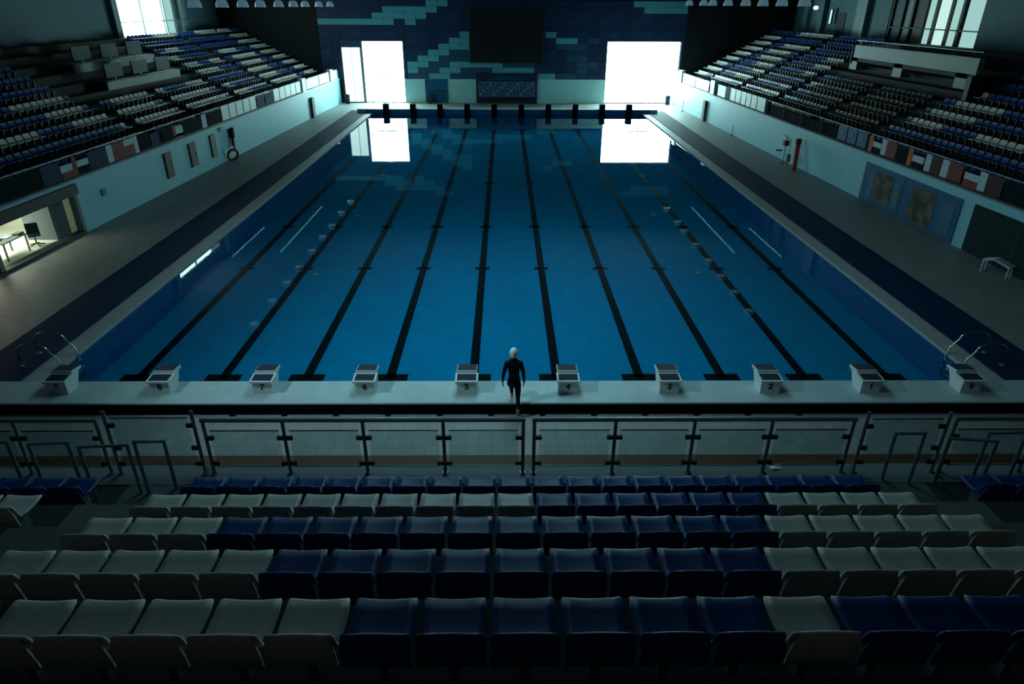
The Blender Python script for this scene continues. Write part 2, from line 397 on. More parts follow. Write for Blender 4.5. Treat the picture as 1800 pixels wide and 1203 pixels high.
# glazing
def glazing(n, rect, cols, door, label, side=None):
    x0, x1, z0, z1 = rect
    fr = MB(); y0, y1 = WY+.12, WY+.2
    t = .07
    fr.box(x0,x0+t,y0,y1,z0,z1).box(x1-t,x1,y0,y1,z0,z1).box(x0,x1,y0,y1,z1-t,z1).box(x0,x1,y0,y1,z0,z0+t)
    w_ = struct('window_%d' % n, fr, M['frame'], label=label)
    if side:   # a lower side light left of the main pane
        MB().box(side-.14,side+.14,y0-.02,y1,z0,z1).build('mullion', M['frame'], w_)
        MB().box(x0,side,WY+.05,y1,5.25,z1).build('transom_panel', M['p_mid'], w_)
        MB().box(x0+t,side-.14,WY+.25,WY+.27,z0,5.3).build('daylight_pane', M['daylight_side'], w_)
        MB().box((x0+side)/2-.02,(x0+side)/2+.02,y0,y1,z0,5.25).build('mullion', M['frame'], w_)
        MB().box(side+.14,x1-t,WY+.25,WY+.27,z0,z1).build('daylight_pane', M['daylight'], w_)
    else:
        MB().box(x0+t,x1-t,WY+.25,WY+.27,z0,z1).build('daylight_pane', M['daylight'], w_)
    for x in cols: MB().box(x-.03,x+.03,y0,y1,z0,2.7).build('mullion', M['frame'], w_)
    MB().box(door[0],door[1],y0,y1,2.66,2.74).build('door_head', M['frame'], w_)
    return w_
w1 = glazing(1, LW, (-13.6,-12.55,-11.6), (-13.6,-11.6), 'blown out floor to ceiling glazing left of the scoreboard', -14.45)
w2 = glazing(2, RW, (12.7,13.6,14.5), (12.7,14.5), 'blown out floor to ceiling glazing right of the scoreboard')

# scoreboard and boards
sb = empty('scoreboard', (0, WY-.05, 3.93), label='large blank black scoreboard hanging on the end wall', cat='scoreboard')
MB().bbox(-3.75,3.57,-.35,-.08,0,4.75,.04).build('case', M['black'], sb)
MB().box(-3.55,3.37,-.365,-.351,.2,4.55).build('screen', mat('dead_screen', (.007,.006,.006), .5, scale=1), sb)
for x in (-2.5, 2.3): MB().box(x-.06,x+.06,-.08,-.03,.3,4.5).build('bracket', M['steel'], sb)
nb = empty('notice_board', (-.05, WY, .12), label='navy banner board with pale chart panel under the scoreboard', cat='board')
MB().bbox(-3.1,3.05,-.16,-.05,0,2.85,.02).build('board', M['board_navy'], nb)
pp = MB().box(-2.9,2.85,-.175,-.161,.62,2.05).build('chart_panel', M['board_pale'], nb)
for r_ in range(4):
    for c_ in range(16):
        MB().box(-2.75+c_*.345,-2.60+c_*.345,-.181,-.176,.80+r_*.30,.95+r_*.30).build('chart_cell', M['board_navy'] if (r_*5+c_*3) % 4 else M['p_light'], pp)
MB().box(-1.9,1.7,-.175,-.161,2.25,2.36).build('title_line', M['board_blue'], nb)
MB().box(-1.2,1.1,-.175,-.161,2.45,2.55).build('title_line', M['board_blue'], nb)
MB().extr([(-2.9,.3),(2.85,.3),(2.0,.5),(.9,.62),(-.9,.62),(-2.0,.5)], 'y', -.18, -.163).build('dark_skyline', M['black'], nb)
bb = empty('info_board', (-7.15, WY, .12), label='bright blue sign board on the pale wall left of the banner', cat='board')
MB().bbox(-1.15,1.1,-.12,-.04,.05,2.25,.02).build('panel', M['board_blue'], bb)
MB().box(-.7,.9,-.13,-.121,1.05,1.18).build('text_strip', M['board_navy'], bb)
MB().box(-.5,.7,-.13,-.121,.75,.83).build('text_strip', M['board_navy'], bb)
MB().box(-.9,-.4,-.5,-.15,0,.75).build('small_cabinet', M['frame_dark'], bb)
# small dark bins in the window corners, signs beside windows
for x, l in ((-16.1,'left'),(16.2,'right')):
    b = empty('waste_bin', (x, 56.35, floor_z), label='small dark bin in the far %s corner of the deck' % l, cat='bin')
    MB().lathe([(.0,0),(.24,0),(.28,.75),(.25,.75),(.22,.06),(0,.06)], 14).build('bucket', M['board_navy'], b, True)
    MB().lathe([(.20,.75),(.29,.75),(.29,.80),(.10,.90),(0,.90)], 14).build('lid', M['frame_dark'], b, True)

# ================================================================== SIDE WALLS
WT = 2.35
# left wall with the opening of the lit room
OU0, OU1, OZ0, OZ1 = 4.0, 13.35, .12, 1.85
lw = MB()
for u0,u1,z0,z1 in ((-8,OU0,-.2,WT),(OU1,WY,-.2,WT),(OU0,OU1,OZ1,WT),(OU0,OU1,-.2,OZ0)): wbox(lw,-1,u0,u1,0,.3,z0,z1)
lwall = struct('wall_left', lw, M['wall_white'], label='white wall below the left stand')
rw = MB(); wbox(rw,1,-8,WY,0,.3,-.2,WT)
rwall = struct('wall_right', rw, M['wall_white'], label='white wall below the right stand')
# coping kerbs
for s, par in ((-1,lwall),(1,rwall)):
    for u0, u1 in ((-8,20),(20,45),(45,57)):
        m = MB(); wbox(m,s,u0+.01,u1-.01,-.06,.34,WT,WT+.07); m.build('coping', M['ledge'] if u0 < 40 else M['panel_white'], par)
# shutter housing and frame of the room
m = MB(); wbox(m,-1,OU0,OU1+.12,-.14,-.001,OZ1-.05,2.22); m.build('shutter_box', M['frame_dark'], lwall)
for u in (8.35, OU1):
    m = MB(); wbox(m,-1,u-.10,u+.10,-.05,.2,OZ0,OZ1); m.build('frame_post', M['grey_box'], lwall)
m = MB(); wbox(m,-1,OU0,OU1,-.10,.3,OZ0-.05,OZ0+.10); m.build('sill', M['frame_dark'], lwall)
m = MB(); wbox(m,-1,8.45,OU1-.1,.12,.13,OZ0+.1,OZ1); m.build('glass_pane', M['glass'], lwall)
# room behind
rm = MB(); wbox(rm,-1,OU0-.6,OU1+.8,.301,4.2,0,OZ0-.005); wbox(rm,-1,OU0-.6,OU1+.8,4.2,4.35,0,2.25)
wbox(rm,-1,OU0-.75,OU0-.6,.3,4.2,0,2.25); wbox(rm,-1,OU1+.8,OU1+.95,.3,4.2,0,2.25); wbox(rm,-1,OU0-.75,OU1+.95,.3,4.35,2.2,2.26)
struct('wall_room', rm, M['room_white'], label='white interior of the lit side room')
lt = empty('ceiling_lamp', (XL(11)-2.3, 11, 2.19), label='warm lit ceiling panel inside the side room', cat='lamp')
MB().box(-.35,.35,-1.2,1.2,-.05,0).build('housing', M['room_white'], lt)
MB().box(-.31,.31,-1.15,1.15,-.06,-.051).build('diffuser', emit_mat('room_lamp', (1,.93,.74), 36), lt)
cb = empty('locker', (XL(12.8)-1.1, 12.9, OZ0), label='tall grey locker inside the lit side room', cat='locker')
MB().bbox(-.7,.55,-.55,.45,0,1.72,.02).build('body', M['grey_box'], cb); MB().box(.551,.57,-.50,.40,.06,1.66).build('door', M['ledge'], cb)
MB().box(.571,.60,-.42,-.39,.8,1.0).build('handle', M['steel'], cb)
ch_ = empty('task_chair', (XL(11.4)-.9, 11.6, OZ0), .6, label='dark desk chair inside the lit side room', cat='chair')
MB().bbox(-.22,.22,-.22,.22,.43,.50,.03).build('seat', M['cloth_dark'], ch_); MB().bbox(-.22,.22,-.26,-.20,.55,1.0,.02).build('backrest', M['cloth_dark'], ch_)
MB().tube([(0,0,.08),(0,0,.44)], .03).build('stem', M['clamp'], ch_)
for k in range(5):
    a = k*math.pi*.4; MB().tube([(0,0,.10),(.28*math.cos(a),.28*math.sin(a),.04)], .025, 6).build('leg', M['clamp'], ch_)
tb = empty('side_desk', (XL(10.6)-1.1, 10.3, OZ0), label='grey desk with papers inside the lit side room', cat='desk')
MB().bbox(-.4,.4,-.7,.7,.68,.72,.01).build('top', M['ledge'], tb)
for x in (-.35,.35):
    for y in (-.64,.64): MB().box(x-.025,x+.025,y-.025,y+.025,0,.68).build('leg', M['steel'], tb)
for k,(x,y) in enumerate(((0,.1),(-.1,-.35),(.2,.5))): 
    tag(MB().bbox(XL(10.6)-1.1+x-.13,XL(10.6)-1.1+x+.13,10.3+y-.17,10.3+y+.17,OZ0+.72,OZ0+.75+.03*k,.006).build('paper_stack', M['grey_box'] if k else M['cloth_white']), ('white','low grey','tall grey')[k]+' paper stack on the desk in the side room', 'papers')

# brown hatches on the left wall
for i,(u0,u1) in enumerate(((20.95,21.75),(23.75,24.65),(26.5,27.25))):
    h = empty('wall_hatch', (XL((u0+u1)/2),(u0+u1)/2,.68), label='brown wooden hatch on the left wall, %s from the lit room' % nth(i+1), cat='hatch', group='hatches on the left wall')
    wdt = (u1-u0)/2
    MB().box(-.02,.05,-wdt,wdt,0,1.31).build('frame', M['frame_dark'], h); MB().bbox(.05,.07,-wdt+.05,wdt-.09,.05,1.26,.006).build('panel', M['brown'] if i < 2 else mat('tan_panel', (.17,.16,.10), .6), h)
    MB().box(.071,.10,wdt-.2,wdt-.17,.55,.75).build('handle', M['steel'], h)
m = MB(); wbox(m,-1,15.15,15.45,-.06,-.001,1.25,1.55)
tag(m.build('wall_socket_box', M['grey_box']), 'small grey box on the left wall beside the lit room', 'box')
m = MB(); wbox(m,-1,28.0,28.35,-.06,-.001,1.95,2.2)
tag(m.build('wall_socket_box', M['grey_box']), 'small grey box high on the left wall by the lifebuoy', 'box')
# lifebuoy and rescue kit
lb = empty('lifebuoy', (XL(29.0)+.36, 28.55, floor_z), -.75, label='red lifebuoy ring leaning against the left wall', cat='lifebuoy')
MB().tube([(.12*math.sin(a)-.02, .33*math.cos(a), .36+.33*math.sin(a)) for a in [2*math.pi*k/24 for k in range(24)]], .075, 10, True).build('ring', M['red'], lb, True)
for a in (.8, 2.4, 3.9, 5.5):
    MB().tube([(.12*math.sin(a+d)-.02, .33*math.cos(a+d), .36+.33*math.sin(a+d)) for d in (-.12,0,.12)], .08, 10).build('band', M['cloth_red'], lb, True)
rk = empty('rescue_bag', (XL(29.5)+.12, 29.5, floor_z), label='dark rescue bag with red strap hanging on the left wall', cat='bag')
MB().bbox(-.1,.12,-.2,.2,1.25,1.85,.05).build('bag', M['cloth_dark'], rk); MB().bbox(-.08,.08,-.12,.12,.75,1.24,.03).build('lower_pouch', M['grey_box'], rk)
MB().tube([(.1,-.1,1.3),(.12,-.2,.9),(.10,-.3,.6),(.06,-.34,.45)], .04, 8).build('strap', M['red'], rk, True)
MB().tube([(0,.2,.0),(0,.22,1.95)], .018, 6).build('pole', M['clamp'], rk)
# pilasters / grey posts
for s, u, l in ((-1,46.9,'left'),(1,45.7,'right')):
    m = MB(); wbox(m,s,u-.32,u+.32,-.22,-.001,floor_z,1.75)
    tag(m.build('wall_post', M['brown']), 'grey brown upright box on the far %s wall' % l, 'post')
# right wall: rescue board, kit stand
rb = empty('rescue_board', (17.3, 26.1, floor_z), label='tall red rescue tube leaning on the right wall', cat='rescue tube')
MB().tube([(0,0,0),(.05,.06,.1),(.20,.45,1.25),(.24,.55,1.5)], [.10,.14,.15,.13], 10).build('tube', M['red'], rb, True)
MB().tube([(.24,.55,1.48),(.28,.62,1.75)], .17, 10).build('cap', M['cloth_red'], rb, True)
MB().tube([(.20,.30,.9),(.10,.2,.85),(.12,.16,.6)], .02, 6).build('strap', M['orange'], rb)
ks = empty('equipment_stand', (17.2, 27.6, floor_z), label='thin metal stand with red box beside the rescue tube', cat='stand')
MB().tube([(0,0,0),(0,0,1.7)], .022, 6).build('pole', M['clamp'], ks); MB().tube([(.1,-.45,0),(.1,-.45,1.65)], .022, 6).build('pole', M['steel'], ks)
for a in (0,2.1,4.2): MB().tube([(0,0,.25),(.35*math.cos(a),.35*math.sin(a),.02)], .018, 6).build('leg', M['clamp'], ks)
MB().tube([(0,.45,1.75),(0,-.55,1.62)], .03, 6).build('boom', M['clamp'], ks)
MB().bbox(-.14,.14,-.18,.2,1.2,1.5,.03).build('red_box', M['cloth_red'], ks); MB().bbox(0,.2,-.6,-.3,.3,.75,.04).build('grey_bag', M['grey_box'], ks)
MB().lathe([(0,.0),(.22,0),(.26,.04),(0,.06)], 14, (-.1,.75,.75)).build('disc', M['clamp'], ks, True)
fp = empty('floor_post', (17.25, 38.2, floor_z), label='thin dark post standing by the right wall', cat='post')
MB().tube([(0,0,.03),(0,0,.75)], .025, 6).build('pole', M['clamp'], fp); MB().lathe([(0,0),(.14,0),(.12,.03),(0,.04)], 10).build('base', M['clamp'], fp)
fp = empty('floor_post', (16.6, 51.5, floor_z), label='thin dark post by the far right wall', cat='post')
MB().tube([(0,0,.03),(0,0,1.0)], .03, 6).build('pole', M['clamp'], fp); MB().lathe([(0,0),(.16,0),(.14,.03),(0,.04)], 10).build('base', M['clamp'], fp)
# poster banner on the right wall
def wquad(s, u0, u1, z0, z1, v0, v1):
    m = MB(); return wbox(m, s, u0, u1, v0, v1, z0, z1)
po = empty('poster_banner', (XR(15.8), 15.8, floor_z), label='wide blue banner with two athlete photos on the right wall', cat='banner')
def part(par, mb, nm, m):
    o = mb.build(nm, m, par); o.matrix_parent_inverse = Matrix.Translation(-Vector(par.location)); return o
part(po, wquad(1,12.0,19.5,.12,1.98,-.05,-.001), 'sheet', M['board_blue'])
for u0,u1,z0,z1 in ((16.9,18.4,.35,1.75),(13.6,15.3,.25,1.80)):
    part(po, wquad(1,u0,u1,z0,z1,-.06,-.051), 'photo', M['photo'])
for u0,u1 in ((18.5,18.95),(16.2,16.7),(12.3,13.1)):
    part(po, wquad(1,u0,u1,.35,1.6,-.058,-.051), 'pale_patch', mat('poster_patch_%d' % int(u0), (.02,.11,.19), .6, scale=5, var=.5))
part(po, wquad(1,16.0,16.06,.12,1.98,-.056,-.051), 'seam', M['board_navy'])
gd = empty('green_panel', (XR(9), 9, floor_z), label='dark green door panel at the near right wall', cat='panel')
part(gd, wquad(1,6.0,11.25,.12,2.0,-.06,-.001), 'sheet', M['green']); part(gd, wquad(1,8.6,8.64,.12,2.0,-.065,-.0605), 'seam', M['frame_dark'])
wb = empty('folding_bench', (18.0, 8.4, floor_z), .5, label='small white angled bench by the green panel', cat='bench')
MB().hexa([(-.18,-.5,.38),(.18,-.5,.38),(.18,.1,.55),(-.18,.1,.55),(-.18,-.5,.45),(.18,-.5,.45),(.18,.1,.62),(-.18,.1,.62)]).build('seat', M['cloth_white'], wb)
MB().hexa([(-.18,.1,.55),(.18,.1,.55),(.18,.5,.42),(-.18,.5,.42),(-.18,.1,.62),(.18,.1,.62),(.18,.5,.49),(-.18,.5,.49)]).build('back_flap', M['cloth_white'], wb)
for x in (-.14,.14):
    for y, z in ((-.45,.40),(.45,.44)): MB().tube([(x,y,0),(x,y,z)], .03, 6).build('leg', M['cloth_white'], wb)

# ================================================================== RAILING BANNERS AND PANELS ON THE SIDE WALLS
def rail_section(s, u0, u1, label):
    o = empty('stand_railing', (SX(s,u0,0), u0, WT+.07), label=label, cat='railing')
    m = MB(); p = [(SX(s,u,.12), u, 3.28) for u in (u0+.03,u1-.03)]; m.tube(p, .025, 6); part(o, m, 'top_rail', M['steel'])
    n = max(1, int((u1-u0)/2.4))
    for k in range(n+1):
        u = u0+.05+(u1-u0-.1)*k/n
        m = MB().tube([(SX(s,u,.12),u,WT+.07),(SX(s,u,.12),u,3.28)], .022, 6); part(o, m, 'post', M['steel'])
    return o
def rail_panel(o, s, u0, u1, m, z0=2.46, z1=3.2, nm='panel', v=.05):
    part(o, wquad(s,u0,u1,z0,z1,v,v+.03), nm, m)
lr1 = rail_section(-1, 6.0, 21.2, 'near left stand railing with dark and flag coloured banners')
lr2 = rail_section(-1, 21.3, 36.4, 'middle left stand railing with navy and white panels')
lr3 = rail_section(-1, 36.5, 56.8, 'far left stand railing with bright white panels')
rr1 = rail_section(1, 6.0, 19.9, 'near right stand railing with orange, white and red banners')
rr2 = rail_section(1, 20.0, 33.3, 'middle right stand railing with black bars and blue panels')
rr3 = rail_section(1, 33.4, 56.6, 'far right stand railing with bright white panels')
cd_, cw_, cr_, co_, cb_ = M['cloth_dark'], M['cloth_white'], M['cloth_red'], M['orange'], M['cloth_blue']
for u0,u1,m,z0,z1 in ((6.2,11.8,cd_,2.46,3.2),(11.85,13.0,cb_,2.46,3.2),(13.05,13.85,cr_,2.44,2.72),(13.05,13.82,cw_,2.73,3.0),(13.86,14.12,cr_,2.44,3.2),(14.13,14.95,cw_,2.75,3.0),(14.13,14.95,cd_,2.46,2.74),(14.98,16.35,cb_,2.46,3.2),
        (16.4,16.85,cw_,2.46,3.22),(16.87,17.85,cr_,2.46,3.22),(17.86,18.7,cr_,2.46,2.92),(17.86,18.7,cw_,2.93,3.22),(18.72,19.05,cw_,2.46,3.24),(19.1,20.2,cd_,2.46,3.2),(20.3,21.1,cb_,2.46,3.1)):
    rail_panel(lr1,-1,u0,u1,m,z0,z1,'banner')
for u0,u1,m,z0,z1 in ((21.4,22.6,cd_,2.46,3.15),(22.62,22.9,cr_,2.6,3.1),(22.92,23.75,cw_,2.65,3.0),(23.8,26.1,cd_,2.46,3.15),(26.15,26.75,cw_,2.46,3.2),(26.8,28.9,cd_,2.46,3.15)):
    rail_panel(lr2,-1,u0,u1,m,z0,z1,'banner')
pw = M['panel_white']
for k in range(5): rail_panel(lr2,-1,28.98+1.17*k,28.98+1.17*k+1.03,pw,2.46,3.3)
rail_panel(lr2,-1,34.9,36.3,cb_,2.46,3.2,'banner')
rail_panel(lr3,-1,36.6,38.3,cb_,2.46,3.2,'banner')
for k in range(5): rail_panel(lr3,-1,38.4+1.3*k,38.4+1.3*k+1.16,pw,2.46,3.3)
for u0,u1 in ((46.4,50.1),(50.3,53.5),(55.0,56.7)): rail_panel(lr3,-1,u0,u1,pw,2.46,3.25)
for u in (45.5, 54.2): part(lr3, wquad(-1,u-.45,u+.45,WT+.07,3.45,-.05,.3), 'pillar', M['panel_white'])
for u0,u1,m,z0,z1 in ((19.55,19.85,co_,2.46,3.22),(18.75,19.5,cw_,2.75,3.0),(18.75,19.5,cd_,2.46,2.73),(18.32,18.72,cw_,2.5,3.22),(17.45,18.3,cr_,2.5,3.22),(16.6,17.4,cd_,2.46,3.2),(16.15,16.5,co_,2.46,3.22),(15.25,16.1,cw_,2.72,3.0),(15.25,16.1,cd_,2.46,2.7),
        (14.75,15.15,cw_,2.5,3.22),(14.05,14.72,cloth := mat('maroon_cloth', (.06,.015,.014), .8),2.5,3.22),(13.55,14.0,cw_,2.5,3.22),(12.65,13.5,cr_,2.5,3.22),(11.65,12.5,cw_,2.75,3.02),(11.65,12.5,cr_,2.46,2.73),(11.2,11.62,cw_,2.5,3.22),(10.3,11.15,cloth,2.46,3.2),(6.2,10.2,cd_,2.46,3.2)):
    rail_panel(rr1,1,u0,u1,m,z0,z1,'banner')
for k in range(3):
    rail_panel(rr2,1,20.15+1.02*k,21.05+1.02*k,M['board_blue'],2.5,3.25)
    m_ = text_mesh('o', .35); t = obj('white_mark', m_, rr2); t.data.materials.clear(); t.data.materials.append(M['cloth_white'])
    t.matrix_parent_inverse = Matrix.Translation(-Vector(rr2.location)); t.location = (SX(1,20.6+1.02*k,.04), 20.6+1.02*k, 2.95); t.rotation_euler = (R(90),0,R(-90))
for k in range(18):
    u = 23.4+k*.54; part(rr2, MB().tube([(SX(1,u,.12),u,WT+.07),(SX(1,u,.12),u,3.28)], .015, 6), 'bar', M['clamp'])
rail_panel(rr2,1,23.2,33.2,M['cloth_dark'],2.46,3.0,'banner',.2)
for u0,u1 in ((33.5,34.9),(35.05,36.0),(36.15,37.0),(37.15,38.05),(38.2,39.2),(39.35,40.4)): rail_panel(rr3,1,u0,u1,pw,2.46,3.35)
rail_panel(rr3,1,40.5,41.5,cb_,2.46,3.3,'banner')
for u0,u1 in ((41.6,43.4),(45.8,49.6),(49.8,53.6),(55.1,56.5)): rail_panel(rr3,1,u0,u1,pw,2.46,3.3)
for u in (44.6, 54.4): part(rr3, wquad(1,u-.5,u+.5,WT+.07,3.5,-.05,.3), 'pillar', M['panel_white'])

# ================================================================== SEATS
def shell(mb, prof, hw, nx=7, th=.02, dish=.02, corner=.06):
    """lofted seat shell: prof = [(y,z)], hw = half width along it; corners rounded by hw, edges rolled"""
    top = []
    for (y, z), h in zip(prof, hw):
        row = []
        for i in range(nx):
            t = -1+2*i/(nx-1); row.append(Vector((h*t, y, z-dish*(1-t*t))))
        top.append(row)
    n = len(top); vs = [p for r_ in top for p in r_]
    bot = []
    for j in range(n):
        a = top[max(0,j-1)][nx//2]; b = top[min(n-1,j+1)][nx//2]; tv = (b-a).normalized()
        nn = Vector((1,0,0)).cross(tv)     # downwards / backwards
        for i in range(nx): bot.append(top[j][i]+nn*th)
    vs += bot; o = n*nx; fs = []
    for j in range(n-1):
        for i in range(nx-1):
            a, b, c, d = j*nx+i, j*nx+i+1, (j+1)*nx+i+1, (j+1)*nx+i
            fs += [(a,d,c,b), (o+a,o+b,o+c,o+d)]
        for i in (0, nx-1):
            a, d = j*nx+i, (j+1)*nx+i
            fs.append((a,o+a,o+d,d) if i == 0 else (a,d,o+d,o+a))
    for i in range(nx-1):
        fs.append((i,i+1,o+i+1,o+i)); a = (n-1)*nx+i; fs.append((a+1,a,o+a,o+a+1))
    mb.add(vs, fs); return mb
# origin on the tread below the pan centre, facing +y, top of the back at z = .65
PAN = ([(.215,.405),(.212,.432),(.19,.447),(.10,.440),(0,.436),(-.10,.438),(-.16,.447)], [.17,.19,.205,.212,.212,.208,.205])
BACK = ([(-.155,.446),(-.195,.480),(-.222,.54),(-.238,.60),(-.250,.632),(-.268,.648),(-.290,.642),(-.300,.615),(-.297,.55),(-.288,.48),(-.278,.42),(-.268,.35)], [.205,.212,.216,.214,.206,.190,.180,.192,.210,.214,.214,.212])
def seat_meshes(mt):
    p = shell(MB(), *PAN, nx=7, th=.022, dish=.016).mesh('seat_pan', M[mt], True)
    b = shell(MB(), *BACK, nx=7, th=.022, dish=-.012).mesh('backrest', M[mt], True)
    return p, b
SM = {k: seat_meshes(k) for k in ('white_seat','blue_seat')}
brk_me = MB().box(-.03,.03,-.12,.10,.0,.405).box(-.05,.05,-.16,.14,.395,.42).mesh('bracket', M['steel'])
TREAD = lambda k: 2.75+.55*k           # k = 0..4
SEATY = lambda k: -7.62-1.03*k
PITCH = .46; X0 = -.42
def colour(k, i):      # i: seat index, seat spans X0+PITCH*i .. +PITCH
    if k == 0: return 'blue_seat'
    a, b = ((None),( 1, 7),(-6, 6),(-4, 5),(-2, 4))[k]
    if k == 4 and i > 4: return 'blue_seat'
    return 'blue_seat' if a <= i < b else 'white_seat'
rown = ('front row of near stand', 'second row of near stand', 'third row of near stand', 'fourth row of near stand', 'row nearest the camera')
def near_seat(x, k, mt, label, group):
    o = empty('stadium_seat', (x, SEATY(k), TREAD(k)), label=label, cat='seat', group=group)
    obj('seat_pan', SM[mt][0], o); obj('backrest', SM[mt][1], o); obj('bracket', brk_me, o)
NSEAT = 0
for k in range(5):
    for n_, i in enumerate(range(-9, 11)):
        x = X0+PITCH*(i+.5)
        if abs(x-CX)/(4.0+1.2*(4-k)+.3) > .82: continue
        mt = colour(k, i); NSEAT += 1
        near_seat(x, k, mt, '%s seat, %s from left aisle in the %s' % (mt.split('_')[0], nth(n_+1), rown[k]), 'seats in the near stand')
for s in (-1, 1):
    for k in (0, 1):
        for i in range(3):
            x = (-5.82-.46*(i+.5)) if s < 0 else (5.98+.46*(i+.5))
            mt = 'blue_seat' if k == 0 else 'white_seat'; NSEAT += 1
            near_seat(x, k, mt, '%s seat across the %s aisle, %s from it, %s' % (mt.split('_')[0], 'left' if s < 0 else 'right', nth(i+1), rown[k]), 'seats across the aisles')

# near terrace
ter = MB()
front = -6.63
ter.box(-16,16,-8.12,front,2.35,2.75)
for k in range(1, 7):
    y1 = -8.12-1.03*(k-1); ter.box(-16,16,y1-1.03-(6 if k == 6 else .02),y1,TREAD(k)-1.2,TREAD(k))
ter.box(-16,16,-9,-7.2,-.2,2.36)
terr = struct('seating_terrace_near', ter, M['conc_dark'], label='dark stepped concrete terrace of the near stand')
MB().box(-16,16,front-.42,front+.03,2.70,2.765).build('edge_slab', M['ledge'], terr)
for s in (-1,1):
    xa, xb = ((-5.75,-4.62) if s < 0 else (4.72,5.85))
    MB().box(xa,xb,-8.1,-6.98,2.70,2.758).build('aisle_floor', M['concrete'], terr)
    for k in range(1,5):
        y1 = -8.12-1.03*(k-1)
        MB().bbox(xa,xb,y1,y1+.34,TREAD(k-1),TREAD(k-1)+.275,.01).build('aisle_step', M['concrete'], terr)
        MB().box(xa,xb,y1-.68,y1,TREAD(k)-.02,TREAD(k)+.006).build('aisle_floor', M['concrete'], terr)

# ------------------------------------------------------------------ side stands
ROWS = 10; RUN = .85; RISE = .45; V0 = .75; Z0 = 2.30
def tread(r): return Z0+RISE*r
for s, nm in ((-1,'left'),(1,'right')):
    m = MB()
    wbox(m,s,2,56.6,.3,V0,Z0-.03,Z0)
    for r in range(ROWS):
        wbox(m,s,2,56.6,V0+RUN*r-.02*(r>0),V0+RUN*(r+1),max(2.27,tread(r)-.9),tread(r))
    wbox(m,s,2,56.6,V0+RUN*ROWS-.02,12.5,5.6,tread(ROWS))
    struct('seating_terrace_'+nm, m, M['conc_dark'], label='dark stepped terrace of the %s stand' % nm)
# low poly seat: one mesh, pan and back
lowp = MB()
shell(lowp, [(.21,.42),(.20,.447),(0,.436),(-.16,.447)], [.19,.205,.212,.205], nx=3, th=.025, dish=.012)
shell(lowp, [(-.155,.446),(-.215,.54),(-.25,.635),(-.29,.645),(-.29,.52),(-.27,.42)], [.205,.216,.205,.18,.21,.205], nx=3, th=.025, dish=-.012)
lowp.cur = 1; lowp.box(-.03,.03,-.08,.06,0,.41)
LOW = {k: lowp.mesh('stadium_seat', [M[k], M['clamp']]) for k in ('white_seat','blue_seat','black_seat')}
WHITE_L = {0:[(38,41),(50,52)],1:[(21.5,27.6),(29.3,35),(36.5,39),(44.5,50.8),(53.2,56)],2:[(13.6,16.7),(19.4,21.4),(21.5,27.3),(29.3,34.8),(37,38.3),(44.2,48.3),(53.4,56)],
           3:[(18.7,21.5),(24.3,30.3),(33,36),(44,48.8),(52.8,56)],4:[(17.5,21.4),(23.2,24.4),(37,40.5),(45,49.8),(52.6,56)],5:[(15,17),(37,39),(41,43),(45.5,50.5),(52,56)],6:[(36.5,38),(45,48.8),(52.2,56)],7:[(38,40),(51.8,56)],8:[(52.4,56)],9:[(40,43),(47,54)]}
WHITE_R = {0:[(40,42),(50,53)],1:[(8,10),(36,39.5),(42.5,44.6),(46.5,51.5),(53,56)],2:[(13,16.8),(19,21.6),(37,38.4),(44.8,48),(52.3,56)],3:[(18.3,21.6),(34.5,36.2),(43.5,46.5),(53,56)],
           4:[(17.8,21.2),(37,38.5),(44.6,48),(52.5,56)],5:[(20,21.2),(36.5,39),(45,49.6),(52,56)],6:[(36,39),(45.5,50),(51.8,56)],7:[(44,46),(45,49),(52,56)],8:[(52,56)],9:[(44,50)]}
AISLES = [(7.6,8.6),(22.0,23.1),(28.2,29.2),(35.4,36.5),(43.0,44.1),(51.0,51.7)]
cands = []
def inframe(p):
    d = Vector(p)-Vector((CX,CY,CZ)); z = d.dot(fw)
    return abs(d.dot(r2)/z*1173.26) < 915 and abs(d.dot(u2)/z*1173.26) < 615
for s in (-1, 1):
    for r in range(ROWS):
        u = 6.4
        while u < 55.8:
            u += .5
            a_ok = not any(a < u < b for a, b in AISLES)
            if not a_ok: continue
            if s < 0 and r >= 4 and 22.5 < u < 36.6: continue          # press desks
            if s > 0 and r >= 5 and 20.5 < u < 36.0: continue          # balcony box
            v = V0+RUN*r+.42
            p = (SX(s,u,v), u, tread(r))
            if not inframe((p[0],p[1],p[2]+.5)): continue
            wl = (WHITE_L if s < 0 else WHITE_R).get(r, [])
            mt = 'white_seat' if any(a <= u <= b for a, b in wl) else 'blue_seat'
            if s > 0 and 23.1 <= u <= 33.4: mt = 'black_seat'  # balcony shade put into the colour of these seats
            cands.append(((Vector(p)-Vector((CX,CY,CZ))).length, s, r, u, p, mt))
cands.sort(key=lambda c: c[0])
NIND = 300-NSEAT
ordn = {}
stuff = {-1: MB(), 1: MB()}
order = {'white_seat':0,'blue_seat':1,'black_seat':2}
for idx, (d_, s, r, u, p, mt) in enumerate(sorted(cands[:NIND], key=lambda c: (c[1], c[2], c[3]))):
    n_ = ordn[(s,r)] = ordn.get((s,r),0)+1
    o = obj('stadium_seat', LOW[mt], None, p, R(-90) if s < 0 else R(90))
    tag(o, '%s seat, %s of %s stand, %s from its near end' % (mt.split('_')[0], 'front row' if r == 0 else nth(r+1)+' row up', 'left' if s < 0 else 'right', nth(n_)), 'seat', 'seats in the side stands')
for d_, s, r, u, p, mt in cands[NIND:]:
    b = stuff[s]; c = -1 if s < 0 else 1
    b.add([(p[0]-c*y, p[1]+c*x, p[2]+z) for x, y, z in lowp.v], lowp.f)
    b.mi[-len(lowp.f):] = [3 if q_ else order[mt] for q_ in lowp.mi]
